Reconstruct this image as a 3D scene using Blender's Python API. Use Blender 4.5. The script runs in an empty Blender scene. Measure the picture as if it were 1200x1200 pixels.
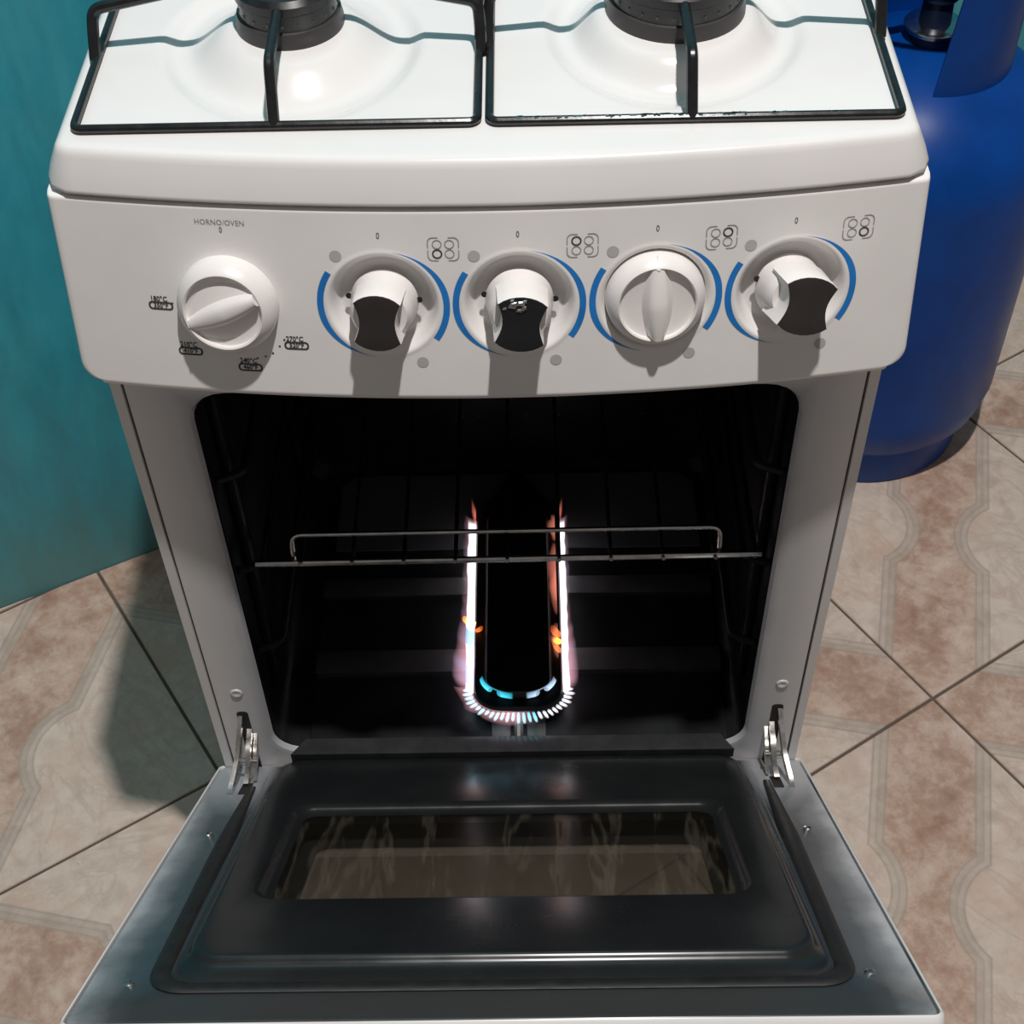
import bpy, bmesh, math, random
from mathutils import Vector, Matrix
random.seed(7)
S = bpy.context.scene
C = S.collection
PI = math.pi
sin, cos, sqrt = math.sin, math.cos, math.sqrt

# ------------------------------------------------------------------ camera
CAM_POS = (0.02347, -0.70695, 1.11406)
PITCH, YAW, ROLL = 0.83743, 0.02058, 0.03112
F_PX = 1730.99
cp, sp = cos(PITCH), sin(PITCH)
RZ = Matrix.Rotation(YAW, 3, 'Z')
r_, d_, f_ = RZ @ Vector((1, 0, 0)), RZ @ Vector((0, -sp, -cp)), RZ @ Vector((0, cp, -sp))
rr = cos(ROLL)*r_ + sin(ROLL)*d_
dd = -sin(ROLL)*r_ + cos(ROLL)*d_
cam_d = bpy.data.cameras.new('camera')
cam_d.sensor_width = 36.0
cam_d.lens = F_PX/1200*36
cam_d.clip_start = 0.01
cam = bpy.data.objects.new('camera', cam_d)
C.objects.link(cam)
M3 = Matrix((rr, -dd, -f_)).transposed()
cam.matrix_world = Matrix.Translation(CAM_POS) @ M3.to_4x4()
S.camera = cam

# ------------------------------------------------------------------ light, world, exposure
S.view_settings.view_transform = 'Standard'
S.view_settings.look = 'None'
S.view_settings.gamma = 1.0
S.view_settings.use_curve_mapping = False
S.view_settings.exposure = 0.0
W = bpy.data.worlds.new('world')
S.world = W
W.use_nodes = True
bg = W.node_tree.nodes['Background']
bg.inputs[0].default_value = (1.0, 0.92, 0.87, 1)
bg.inputs[1].default_value = 0.15
LIGHT_POS = (0.23, -0.38, 2.75)
ld = bpy.data.lights.new('ceiling_bulb', 'POINT')
ld.energy = 206
ld.color = (1.0, 0.955, 0.925)
ld.shadow_soft_size = 0.034
lo = bpy.data.objects.new('ceiling_bulb', ld)
lo.location = LIGHT_POS
C.objects.link(lo)


# ------------------------------------------------------------------ helpers
def tag(o, label=None, cat=None, group=None, kind=None):
    for k, v in (('label', label), ('category', cat), ('group', group), ('kind', kind)):
        if v:
            o[k] = v
    return o


def empty(name, loc):
    o = bpy.data.objects.new(name, None)
    o.empty_display_size = 0.05
    o.location = loc
    C.objects.link(o)
    return o


class MB:
    """collects shapes of ONE object"""
    def __init__(s):
        s.v, s.f, s.sm = [], [], []

    def add(s, verts, faces, smooth=True):
        b = len(s.v)
        s.v += [tuple(p) for p in verts]
        s.f += [[b+i for i in f] for f in faces]
        s.sm += [smooth]*len(faces)

    def loft(s, loops, closed=True, cap0=False, cap1=False, smooth=True, flip=False):
        n = len(loops[0])
        vs = [p for l in loops for p in l]
        fs = []
        for a in range(len(loops)-1):
            for i in range(n if closed else n-1):
                j = (i+1) % n
                q = [a*n+i, a*n+j, (a+1)*n+j, (a+1)*n+i]
                fs.append(q[::-1] if flip else q)
        if cap0:
            fs.append(list(range(n))[::-1] if not flip else list(range(n)))
        if cap1:
            q = [(len(loops)-1)*n+i for i in range(n)]
            fs.append(q if not flip else q[::-1])
        s.add(vs, fs, smooth)

    def box(s, x0, x1, y0, y1, z0, z1, bev=0.0):
        if bev <= 0:
            v = [(x, y, z) for x in (x0, x1) for y in (y0, y1) for z in (z0, z1)]
            s.add(v, [(0, 1, 3, 2), (4, 6, 7, 5), (0, 4, 5, 1), (2, 3, 7, 6), (0, 2, 6, 4), (1, 5, 7, 3)], False)
            return
        bm = bmesh.new()
        bmesh.ops.create_cube(bm, size=1)
        for v in bm.verts:
            v.co = Vector(((x0+x1)/2+v.co.x*(x1-x0), (y0+y1)/2+v.co.y*(y1-y0), (z0+z1)/2+v.co.z*(z1-z0)))
        bmesh.ops.bevel(bm, geom=bm.edges[:], offset=bev, segments=2, affect='EDGES', profile=0.5)
        bm.verts.ensure_lookup_table()
        s.add([v.co[:] for v in bm.verts], [[v.index for v in f.verts] for f in bm.faces], False)
        bm.free()

    def tube(s, pts, r, n=10, closed=False, caps=True, flat=1.0, up=None):
        pts = [Vector(p) for p in pts]
        N = len(pts)
        rs = r if isinstance(r, (list, tuple)) else [r]*N
        loops = []
        prev = None
        for i in range(N):
            a = pts[(i-1) % N] if (closed or i > 0) else pts[i]
            b = pts[(i+1) % N] if (closed or i < N-1) else pts[i]
            t = (b-a).normalized()
            if up is not None:
                u = Vector(up)
            elif prev is None:
                u = Vector((0, 0, 1)) if abs(t.z) < .9 else Vector((0, 1, 0))
            else:
                u = prev
            u = (u-t*u.dot(t)).normalized()
            prev = u
            w = t.cross(u)
            loops.append([pts[i]+u*(rs[i]*flat*sin(2*PI*k/n))+w*(rs[i]*cos(2*PI*k/n)) for k in range(n)])
        if closed:
            loops.append(loops[0])
        s.loft(loops, True, caps and not closed, caps and not closed)

    def lathe(s, prof, c=(0, 0, 0), n=40, cap0=True, cap1=True):
        loops = [[(c[0]+r*cos(2*PI*k/n), c[1]+r*sin(2*PI*k/n), c[2]+z) for k in range(n)] for r, z in prof]
        s.loft(loops, True, cap0, cap1)

    def build(s, name, mat, parent=None, loc=None, rot=None, sharp=35, fixn=True):
        me = bpy.data.meshes.new(name)
        me.from_pydata(s.v, [], s.f)
        me.polygons.foreach_set('use_smooth', s.sm)
        if fixn:
            bm = bmesh.new()
            bm.from_mesh(me)
            bmesh.ops.recalc_face_normals(bm, faces=bm.faces[:])
            bm.to_mesh(me)
            bm.free()
        if sharp:
            me.set_sharp_from_angle(angle=math.radians(sharp))
        me.update()
        if mat:
            me.materials.append(mat)
        o = bpy.data.objects.new(name, me)
        if loc:
            o.location = loc
        if rot:
            o.rotation_euler = rot
        if parent:
            o.parent = parent
        C.objects.link(o)
        return o


def bend(pts, r, k=5):
    """polyline with its inner corners rounded by radius r"""
    P = [Vector(p) for p in pts]
    out = [P[0]]
    for i in range(1, len(P)-1):
        a, b, c = P[i-1], P[i], P[i+1]
        u, v = (a-b), (c-b)
        q = min(r, u.length*.45, v.length*.45)
        p0, p1 = b+u.normalized()*q, b+v.normalized()*q
        for j in range(k+1):
            t = j/k
            out.append(p0*(1-t)**2+b*2*t*(1-t)+p1*t*t)
    out.append(P[-1])
    return out


def rrect(x0, x1, y0, y1, r, k=6):
    """rounded rectangle as list of 2D points (counter-clockwise)"""
    out = []
    for cx, cy, a0 in ((x1-r, y1-r, 0), (x0+r, y1-r, 90), (x0+r, y0+r, 180), (x1-r, y0+r, 270)):
        for j in range(k+1):
            a = math.radians(a0+90*j/k)
            out.append((cx+r*cos(a), cy+r*sin(a)))
    return out


def smoothstep(a, b, x):
    t = max(0, min(1, (x-a)/(b-a)))
    return t*t*(3-2*t)


# ------------------------------------------------------------------ materials
class NT:
    def __init__(s, name):
        s.m = bpy.data.materials.new(name)
        s.m.use_nodes = True
        s.t = s.m.node_tree
        s.n, s.l = s.t.nodes, s.t.links
        s.p = s.n['Principled BSDF']

    def node(s, typ, **kw):
        o = s.n.new(typ)
        for k, v in kw.items():
            setattr(o, k, v)
        return o

    def put(s, sock, v):
        if isinstance(v, (int, float)):
            sock.default_value = v
        elif isinstance(v, (tuple, list)):
            sock.default_value = tuple(v) if len(v) == len(sock.default_value) else tuple(v)+(1,)
        else:
            s.l.new(v, sock)

    def math(s, op, a, b=0.0, c=0.0):
        o = s.node('ShaderNodeMath', operation=op)
        s.put(o.inputs[0], a)
        s.put(o.inputs[1], b)
        s.put(o.inputs[2], c)
        return o.outputs[0]

    def mix(s, f, a, b):
        o = s.node('ShaderNodeMix', data_type='RGBA')
        s.put(o.inputs[0], f)
        s.put(o.inputs[6], a)
        s.put(o.inputs[7], b)
        return o.outputs[2]

    def mul(s, f, a, b):
        o = s.node('ShaderNodeMix', data_type='RGBA', blend_type='MULTIPLY')
        s.put(o.inputs[0], f)
        s.put(o.inputs[6], a)
        s.put(o.inputs[7], b)
        return o.outputs[2]

    def ramp(s, f, stops, interp='LINEAR'):
        o = s.node('ShaderNodeValToRGB')
        o.color_ramp.interpolation = interp
        e = o.color_ramp.elements
        while len(e) < len(stops):
            e.new(0.5)
        for q, (pos, col) in zip(e, stops):
            q.position = pos
            q.color = tuple(col)+(1,) if isinstance(col, (tuple, list)) else (col, col, col, 1)
        s.put(o.inputs[0], f)
        return o.outputs[0]

    def obj(s):
        return s.node('ShaderNodeTexCoord').outputs['Object']

    def noise(s, vec, scale, detail=4, rough=.55, dist=0.0, vscale=None):
        if vscale:
            mp = s.node('ShaderNodeMapping')
            mp.inputs['Scale'].default_value = vscale
            s.put(mp.inputs[0], vec)
            vec = mp.outputs[0]
        o = s.node('ShaderNodeTexNoise')
        s.put(o.inputs['Vector'], vec)
        o.inputs['Scale'].default_value = scale
        o.inputs['Detail'].default_value = detail
        o.inputs['Roughness'].default_value = rough
        o.inputs['Distortion'].default_value = dist
        return o.outputs[0]

    def xyz(s, vec):
        o = s.node('ShaderNodeSeparateXYZ')
        s.put(o.inputs[0], vec)
        return o.outputs

    def bump(s, h, strength=.2, dist=.001):
        o = s.node('ShaderNodeBump')
        o.inputs['Strength'].default_value = strength
        o.inputs['Distance'].default_value = dist
        s.put(o.inputs['Height'], h)
        s.l.new(o.outputs[0], s.p.inputs['Normal'])

    def base(s, v):
        s.put(s.p.inputs['Base Color'], v)

    def set(s, **kw):
        for k, v in kw.items():
            s.put(s.p.inputs[k.replace('_', ' ')], v)
        return s


def plain(name, col, rough=.4, metal=0.0, spec=.5, var=.06, scale=60, bump=0.0):
    t = NT(name)
    n = t.noise(t.obj(), scale, 4)
    lo_ = tuple(c*(1-var) for c in col)
    hi_ = tuple(min(1, c*(1+var)) for c in col)
    t.base(t.ramp(n, [(.3, lo_), (.7, hi_)]))
    t.put(t.p.inputs['Roughness'], t.ramp(n, [(.3, max(.02, rough*.85)), (.7, min(1, rough*1.15))]))
    t.set(Metallic=metal)
    t.p.inputs['Specular IOR Level'].default_value = spec
    if bump:
        t.bump(n, bump)
    return t.m


M = {}
M['white'] = plain('white_enamel', (.77, .755, .745), .22, var=.02, scale=14)
M['panel_white'] = plain('white_panel_paint', (.82, .805, .79), .35, var=.02, scale=30)
M['knob_white'] = plain('white_knob_plastic', (.80, .775, .755), .32, var=.015)
M['black_enamel'] = plain('black_enamel', (.010, .0105, .012), .16, spec=.4, var=.2)
M['grate'] = plain('black_grate_enamel', (.012, .012, .013), .24, var=.3, scale=120, bump=.1)
M['cavity'] = plain('dark_oven_enamel', (.012, .0135, .015), .38, spec=.3, var=.4, scale=25)
M['oven_floor'] = plain('painted_rib_sheen_enamel', (.065, .066, .068), .36, spec=.4, var=.3, scale=25)  # reflected light on the rib tops, painted in as a lighter grey
M['sill'] = plain('grey_black_sill_enamel', (.035, .037, .040), .22, var=.2)
M['rear_sheen'] = plain('dark_grey_painted_rear_sheen', (.085, .093, .105), .45, spec=.4, var=.15, scale=20)  # light on the rear oven floor, put into a paler grey
M['burner_steel'] = plain('black_burner_steel', (.006, .006, .006), .5, spec=.3, var=.4)
M['bracket_steel'] = plain('worn_bracket_steel', (.10, .10, .10), .45, .6, var=.3)
M['chrome'] = plain('chrome_wire', (.58, .57, .56), .22, 1.0, var=.2, scale=90)
M['rack_wire'] = plain('tarnished_rack_wire', (.30, .285, .27), .30, 1.0, var=.5, scale=70)
M['hinge_steel'] = plain('zinc_hinge_steel', (.62, .60, .57), .28, 1.0, var=.2, scale=120)
M['cap'] = plain('black_burner_cap', (.011, .012, .013), .3, var=.3, scale=150)
M['burner_rim'] = plain('dark_grey_burner_rim', (.042, .040, .040), .4, var=.12, scale=80)
M['rubber'] = plain('dark_rubber_gasket', (.013, .013, .013), .55, var=.2)
M['seam'] = plain('dark_seam_gap', (.012, .012, .012), .7)
M['blue_print'] = plain('blue_printed_ink', (.014, .19, .56), .4, var=.12)
M['ink'] = plain('dark_printed_ink', (.05, .05, .05), .5, var=.3)
M['grey_ink'] = plain('grey_printed_ink', (.46, .45, .43), .5, var=.05)
M['mid_ink'] = plain('mid_grey_printed_ink', (.30, .29, .28), .5, var=.1)
M['knob_dark'] = plain('brown_black_exposed_knob_face', (.030, .025, .024), .42, var=.12)
M['knob_black'] = plain('black_exposed_knob_face', (.013, .013, .015), .35, var=.2)
M['cyl_blue'] = plain('blue_cylinder_paint', (.0006, .050, .265), .36, spec=.22, var=.18, scale=12)
M['cyl_dark'] = plain('dark_blue_valve_metal', (.010, .022, .06), .35, .3, var=.3)
M['hose'] = plain('black_gas_hose', (.012, .018, .02), .5)


def mat_frame():
    """white enamel with the dark spray coat fading out round the oven opening"""
    t = NT('oven_frame_enamel')
    o = t.obj()
    x, y, z = t.xyz(o)
    dx = t.math('SUBTRACT', t.math('ABSOLUTE', x), .200)
    dz1 = t.math('SUBTRACT', .024, z)
    dz2 = t.math('SUBTRACT', z, .440)
    d = t.math('MAXIMUM', t.math('MAXIMUM', dx, dz1), dz2)
    n = t.noise(o, 22, 3)
    d = t.math('ADD', d, t.math('MULTIPLY', t.math('SUBTRACT', n, .5), .012))
    t.base(t.ramp(t.math('MULTIPLY', d, 20.0), [(.02, (.42, .43, .45)), (.25, (.62, .62, .625)), (.8, (.75, .735, .725))]))
    t.set(Roughness=.3)
    return t.m


M['frame'] = mat_frame()


def mat_door_panel():
    """blue-black spray enamel, thin and whitish at the flange edges and hinge corners"""
    t = NT('door_liner_enamel')
    o = t.obj()
    x, y, z = t.xyz(o)
    d = t.math('MULTIPLY', y, -1.0)
    ax = t.math('ABSOLUTE', x)
    n = t.noise(o, 18, 4)
    nn = t.math('MULTIPLY', t.math('SUBTRACT', n, .5), .03)
    edge = t.math('SUBTRACT', .2545, ax)                       # from the side edge inwards
    e = t.math('ADD', edge, nn)
    side = t.ramp(t.math('MULTIPLY', e, 25.0), [(.0, 1.0), (.22, .45), (.60, .07), (1.0, .0)])
    hin = t.ramp(t.math('MULTIPLY', t.math('ADD', d, nn), 5.0), [(.05, 1.0), (.28, .85), (.62, .10), (.9, .0)])
    flange = t.ramp(t.math('MULTIPLY', t.math('SUBTRACT', ax, .2), 20.0), [(.0, .0), (.25, 1.0)])
    side2 = t.math('MULTIPLY', side, t.ramp(d, [(.36, 1.0), (.46, .55)]))
    w = t.math('MULTIPLY', t.math('MAXIMUM', side2, hin), flange)
    deep = t.ramp(n, [(.3, (.0115, .0132, .0142)), (.7, (.017, .0192, .0202))])
    front = t.ramp(d, [(.395, 0.0), (.425, 1.0)])
    bluish = t.mix(flange, deep, (.036, .058, .074))
    bluish = t.mix(front, bluish, (.034, .036, .037))
    t.base(t.mix(w, bluish, (.50, .52, .55)))
    sc = t.noise(o, 30, 3)
    t.put(t.p.inputs['Roughness'], t.ramp(sc, [(.35, .22), (.75, .30)]))
    return t.m


M['door_panel'] = mat_door_panel()


def mat_glass(name, film, amount, streak):
    t = NT(name)
    o = t.obj()
    n = t.noise(o, 4, 4, .6, .3, (9, 1.3, 1))
    n2 = t.noise(o, 30, 4)
    cov = t.ramp(n, [(.50, amount), (.535, amount), (.575, streak), (.62, amount)])
    cov = t.math('MULTIPLY', cov, t.ramp(n2, [(.2, .7), (.8, 1.15)]))
    tr = t.node('ShaderNodeBsdfTransparent')
    tr.inputs[0].default_value = (.80, .79, .77, 1)
    di = t.node('ShaderNodeBsdfDiffuse')
    di.inputs[0].default_value = tuple(film)+(1,)
    mx = t.node('ShaderNodeMixShader')
    t.put(mx.inputs[0], cov)
    t.l.new(tr.outputs[0], mx.inputs[1])
    t.l.new(di.outputs[0], mx.inputs[2])
    gl = t.node('ShaderNodeBsdfGlossy')
    gl.inputs['Roughness'].default_value = .22
    fr = t.node('ShaderNodeFresnel')
    fr.inputs[0].default_value = 1.45
    m2 = t.node('ShaderNodeMixShader')
    bf = t.node('ShaderNodeNewGeometry').outputs['Backfacing']
    t.put(m2.inputs[0], t.math('MULTIPLY', t.math('MULTIPLY', fr.outputs[0], .22), t.math('SUBTRACT', 1.0, bf)))
    t.l.new(mx.outputs[0], m2.inputs[1])
    t.l.new(gl.outputs[0], m2.inputs[2])
    t.l.new(m2.outputs[0], t.n['Material Output'].inputs[0])
    return t.m


M['inner_glass'] = mat_glass('streaked_inner_glass', (.33, .29, .23), .015, .09)
M['outer_glass'] = mat_glass('dusty_outer_glass', (.36, .33, .28), .24, .50)


def mat_wall():
    t = NT('teal_wall_paint')
    g = t.node('ShaderNodeNewGeometry').outputs['Position']
    n = t.noise(g, 3.2, 6, .6, .6, (1, 1, .45))
    n2 = t.noise(g, 26, 5, .6, .2, (1, 1, .25))
    c = t.ramp(n, [(.30, (.016, .26, .35)), (.52, (.034, .37, .47)), (.72, (.10, .46, .53))])
    c = t.mul(.7, c, t.ramp(n2, [(.3, (.60, .64, .64)), (.6, (1, 1, 1))]))
    z = t.xyz(g)[2]
    zz = t.math('ADD', z, t.math('MULTIPLY', t.math('SUBTRACT', n2, .5), .22))
    dirt = t.ramp(t.math('ADD', zz, .2), [(.02, 1.0), (.12, .45), (.30, 0.0)])
    c = t.mix(t.math('MULTIPLY', dirt, .75), c, (.12, .25, .24))
    stain = t.ramp(t.noise(g, 7, 5, .65), [(.58, 0.0), (.74, 1.0)])
    c = t.mix(t.math('MULTIPLY', stain, .30), c, (.16, .36, .36))
    t.base(c)
    t.set(Roughness=.55)
    t.bump(n2, .35, .004)
    return t.m


M['wall'] = mat_wall()
M['grout'] = plain('brown_grout', (.115, .088, .070), .85, var=.25, scale=40, bump=.3)

TILE = .338


def mat_tile():
    t = NT('marbled_ceramic_tile')
    o = t.obj()
    rnd = t.node('ShaderNodeObjectInfo').outputs['Random']
    x, y, z = t.xyz(o)
    s_ = t.math('MULTIPLY', t.math('ADD', x, y), .70711)
    c_ = t.math('ABSOLUTE', t.math('MULTIPLY', t.math('SUBTRACT', x, y), .70711))
    off = t.node('ShaderNodeCombineXYZ')
    t.put(off.inputs[0], t.math('MULTIPLY', rnd, 37.0))
    t.put(off.inputs[1], t.math('MULTIPLY', rnd, 19.0))
    va = t.node('ShaderNodeVectorMath', operation='ADD')
    t.put(va.inputs[0], o)
    t.put(va.inputs[1], off.outputs[0])
    v = va.outputs[0]
    # signed distance to the printed strip: positive in the ivory fields
    d1 = t.math('SUBTRACT', c_, .052)
    q = t.math('SUBTRACT', c_, .095)
    rad = t.math('SQRT', t.math('ADD', t.math('MULTIPLY', s_, s_), t.math('MULTIPLY', q, q)))
    d2 = t.math('SUBTRACT', .068, rad)
    sd = t.math('MAXIMUM', d1, d2)
    a = t.math('ABSOLUTE', sd)
    band = t.ramp(t.math('MULTIPLY', a, 50.0), [(.34, 1.0), (.46, 0.0)])
    line = t.ramp(t.math('MULTIPLY', a, 50.0), [(.04, .6), (.10, 0.0), (.27, 0.0), (.33, .8), (.38, .8), (.45, 0.0)])
    inside = t.ramp(t.math('ADD', t.math('MULTIPLY', sd, 30.0), .5), [(.42, 1.0), (.55, 0.0)])
    n1 = t.math('ADD', t.math('MULTIPLY', t.noise(v, 17, 4, .6, .3), .55), t.math('MULTIPLY', t.noise(v, 62, 6, .7, .3), .45))
    n2 = t.noise(v, 45, 6, .7, .5)
    n3 = t.noise(v, 9, 5, .6, 1.4, (1.6, .7, 1))
    ivory = t.ramp(n2, [(.25, (.50, .41, .345)), (.52, (.62, .525, .45)), (.8, (.70, .61, .535))])
    vein = t.ramp(n3, [(.46, 0.0), (.50, .30), (.525, .15), (.58, 0.0)])
    ivory = t.mix(vein, ivory, (.40, .27, .20))
    cl = t.ramp(t.noise(v, 11, 5, .6, .3), [(.50, 0.0), (.66, .55)])
    ivory = t.mix(cl, ivory, (.56, .39, .30))
    rust = t.ramp(n1, [(.34, (.33, .20, .145)), (.46, (.44, .30, .23)), (.54, (.54, .405, .325)), (.66, (.64, .53, .445))])
    speck = t.ramp(n2, [(.60, 0.0), (.70, .5)])
    rust = t.mix(speck, rust, (.38, .30, .23))
    col = t.mix(inside, ivory, rust)
    bandc = t.ramp(n2, [(.3, (.40, .335, .285)), (.7, (.55, .475, .41))])
    col = t.mix(t.math('MULTIPLY', band, .7), col, bandc)  # printed grey band
    col = t.mix(t.math('MULTIPLY', line, .40), col, (.27, .225, .19))
    dirt = t.ramp(t.noise(v, 95, 3, .6), [(.69, 0.0), (.76, .45)])
    col = t.mix(dirt, col, (.24, .18, .14))
    col = t.mul(1.0, col, t.ramp(rnd, [(0, .93), (1, 1.05)]))
    t.base(col)
    t.put(t.p.inputs['Roughness'], t.ramp(n2, [(.3, .30), (.7, .48)]))
    t.p.inputs['Specular IOR Level'].default_value = .35
    t.bump(t.math('ADD', n2, t.math('MULTIPLY', line, -.8)), .12, .001)
    return t.m


M['tile'] = mat_tile()


def mat_flame():
    t = NT('gas_flame')
    at = t.node('ShaderNodeAttribute', attribute_name='flame_colour')
    em = t.node('ShaderNodeEmission')
    t.l.new(at.outputs['Color'], em.inputs[0])
    em.inputs[1].default_value = 1.0
    tr = t.node('ShaderNodeBsdfTransparent')
    ad = t.node('ShaderNodeAddShader')
    t.l.new(em.outputs[0], ad.inputs[0])
    t.l.new(tr.outputs[0], ad.inputs[1])
    t.l.new(ad.outputs[0], t.n['Material Output'].inputs[0])
    return t.m


M['flame'] = mat_flame()

# ------------------------------------------------------------------ setting: wall, floor with its tiles
FZ = -.2
WA = math.radians(27.5)
WP = Vector((-.586, .342))                     # a point of the wall foot
WD = Vector((cos(WA), sin(WA)))                # along the wall
WN = Vector((-sin(WA), cos(WA)))               # away from the room

b = MB()
b.box(-.9, 2.3, 0, .12, FZ-.012, 2.3)
wall = b.build('wall_left', M['wall'], loc=(WP.x, WP.y, 0), rot=(0, 0, WA), sharp=0)
tag(wall, 'teal painted plaster wall with rubbed stains behind the stove', None, None, 'structure')

ta = math.radians(33.0)
TB, TP = Vector((cos(ta), sin(ta))), Vector((-sin(ta), cos(ta)))
TX = Vector((.448, .200))


def clip(poly, n, c):
    out = []
    for i in range(len(poly)):
        a, b_ = poly[i], poly[(i+1) % len(poly)]
        da, db = a.dot(n)-c, b_.dot(n)-c
        if da <= 0:
            out.append(a)
        if (da < 0 < db) or (db < 0 < da):
            out.append(a+(b_-a)*(da/(da-db)))
    return out


b = MB()
fl = clip([Vector(p) for p in ((-1.25, -1.0), (1.75, -1.0), (1.75, 1.9), (-1.25, 1.9))], WN, WP.dot(WN))
b.loft([[(p.x, p.y, FZ-.05) for p in fl], [(p.x, p.y, FZ-.0025) for p in fl]], cap0=True, cap1=True, smooth=False)
floor = b.build('floor', M['grout'], sharp=0)
tag(floor, 'floor of beige marbled tiles with brown grout', None, None, 'structure')
shared = {}
for i in range(-6, 5):
    for j in range(-5, 5):
        c0 = TX+TB*(TILE*(i+.5))+TP*(TILE*(j+.5))
        if c0.x < -1.15 or c0.x > 1.65 or c0.y < -.85 or c0.y > 1.8:
            continue
        if (c0-WP).dot(WN) > .2:
            continue
        h = TILE/2-.0016
        sq = [c0+TB*(sx*h)+TP*(sy*h) for sx, sy in ((-1, -1), (1, -1), (1, 1), (-1, 1))]
        pol = clip(sq, WN, WP.dot(WN)-.001)
        if len(pol) < 3:
            continue
        rotz = ta if (i+j) % 2 == 0 else ta+PI/2
        full = len(pol) == 4 and all((p-q).length < 1e-6 for p, q in zip(pol, sq))
        R2 = Matrix.Rotation(-rotz, 2)
        if full and 'full' in shared:
            o = bpy.data.objects.new('tile', shared['full'])
            C.objects.link(o)
        else:
            loc = [R2 @ (p-c0) for p in pol]
            g = sum(loc, Vector((0, 0)))/len(loc)
            b = MB()
            b.loft([[(p.x, p.y, -.006) for p in loc], [(p.x, p.y, -.0012) for p in loc],
                    [(*(p+(g-p).normalized()*.0014), 0) for p in loc]], cap0=True, cap1=True, smooth=False)
            o = b.build('tile', M['tile'], sharp=0)
            if full:
                shared['full'] = o.data
        o.location = (c0.x, c0.y, FZ+random.uniform(-.0003, .0003))
        o.rotation_euler = (0, 0, rotz)
        o.parent = floor

# ------------------------------------------------------------------ the stove
stove = empty('gas_stove', (0, .22, FZ))
tag(stove, 'white four-burner gas stove with its oven door open and oven lit', 'stove')
SP = Vector((0, .22, FZ))


def part(mb, name, mat, parent=stove, sharp=35, fixn=True):
    """a part modelled in world coordinates, hung under its thing (whose origin is SP)"""
    o = mb.build(name, mat, parent, sharp=sharp, fixn=fixn)
    base = SP if parent == stove else Vector((0, 0, 0))
    o.location = -base if parent == stove else (0, 0, 0)
    return o


# side panels, back, plinth, feet
for sx in (-1, 1):
    b = MB()
    xa, xb = sorted((sx*.2437, sx*.2505))
    pf = [(-.001, -.17), (.475, -.17), (.475, .600), (.030, .600), (.030, .494), (.0, .494), (-.001, .493)]
    b.loft([[(xa, y, z) for y, z in pf], [(xb, y, z) for y, z in pf]], cap0=True, cap1=True, smooth=False)
    part(b, 'side_panel', M['frame'])
    b = MB()
    b.box(*sorted((sx*.2422, sx*.2440)), .003, .02, -.165, .5)
    part(b, 'seam', M['seam'])
    for yy in (.03, .44):
        b = MB()
        b.lathe([(.012, 0), (.015, .004), (.013, .031)], (sx*.215, yy, FZ), 16)
        part(b, 'foot', M['hose'])
b = MB()
b.box(-.2435, .2435, .468, .474, -.165, .60)
part(b, 'back_panel', M['frame'])
b = MB()
b.box(-.2435, .2435, .02, .468, -.170, -.162)
part(b, 'bottom_panel', M['seam'])

# front frame with the oven opening
OX, OZ0, OZ1 = .203, .020, .447


def xz(pts, y):
    return [(p[0], y, p[1]) for p in pts]


b = MB()
b.loft([xz(rrect(-.2424, .2424, -.165, .520, .001), .010),
        xz(rrect(-.2424, .2424, -.165, .520, .001), .001),
        xz(rrect(-.2418, .2418, -.1645, .520, .001), 0.0),
        xz(rrect(-OX-.006, OX+.006, OZ0-.006, OZ1+.006, .030), 0.0),
        xz(rrect(-OX-.002, OX+.002, OZ0-.002, OZ1+.002, .027), .0015),
        xz(rrect(-OX, OX, OZ0, OZ1, .026), .006)])
frame = part(b, 'front_frame', M['frame'])
for sx, xx, zz in ((-1, -.2235, .111), (1, .2265, .1135)):
    b = MB()
    n = 18
    prof = [(.0052, 0), (.0050, .0007), (.0040, .0012), (.0012, .0006), (.0004, .0001)]
    b.loft([[(xx+r*cos(2*PI*k/n), -h-.00005, zz+r*sin(2*PI*k/n)) for k in range(n)] for r, h in prof], cap1=True)
    part(b, 'screw', M['frame'])
    # dark slot the hinge arm comes out of
    b = MB()
    lp = rrect(xx-.0048, xx+.0048, -.02, .084, .0035)
    b.loft([xz(lp, -.0004), xz(lp, .0005)], cap0=True, smooth=False)
    part(b, 'hinge_slot', M['seam'])

# oven cavity
BY = .350
b = MB()
lp = rrect(-OX+.001, OX-.001, OZ0+.001, OZ1-.001, .025)
lp2 = rrect(-OX-.004, OX+.004, OZ0-.012, OZ1+.002, .022)
b.loft([xz(lp, .0062), xz(lp2, .012), xz(lp2, BY-.012), xz(rrect(-OX+.004, OX-.004, OZ0-.004, OZ1-.006, .018), BY)], cap1=True)
cav = part(b, 'oven_cavity', M['cavity'])


def sub(mb, name, mat, parent, sharp=35, fixn=True):
    return mb.build(name, mat, parent, sharp=sharp, fixn=fixn)


# side rails the rack slides on, and the embossed ladder behind them
for sx in (-1, 1):
    for zz in (.130, .232, .335):
        b = MB()
        xi, xo = sx*(OX-.016), sx*(OX+.003)
        b.tube(bend([(xo, .030, zz), (xi, .038, zz), (xi, BY-.03, zz), (xo, BY-.022, zz)], .008), .0032, 8)
        sub(b, 'shelf_rail', M['cavity'], cav)
    for ya in (.05, .29):
        b = MB()
        b.box(*sorted((sx*(OX+.003), sx*(OX-.004))), ya, ya+.014, .05, .40, .002)
        sub(b, 'rail_post', M['cavity'], cav)
# oven floor sheet with two pressed ribs, narrower than the cavity
b = MB()
ys = [.008 + (BY-.020-.008)*k/110 for k in range(111)]


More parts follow.
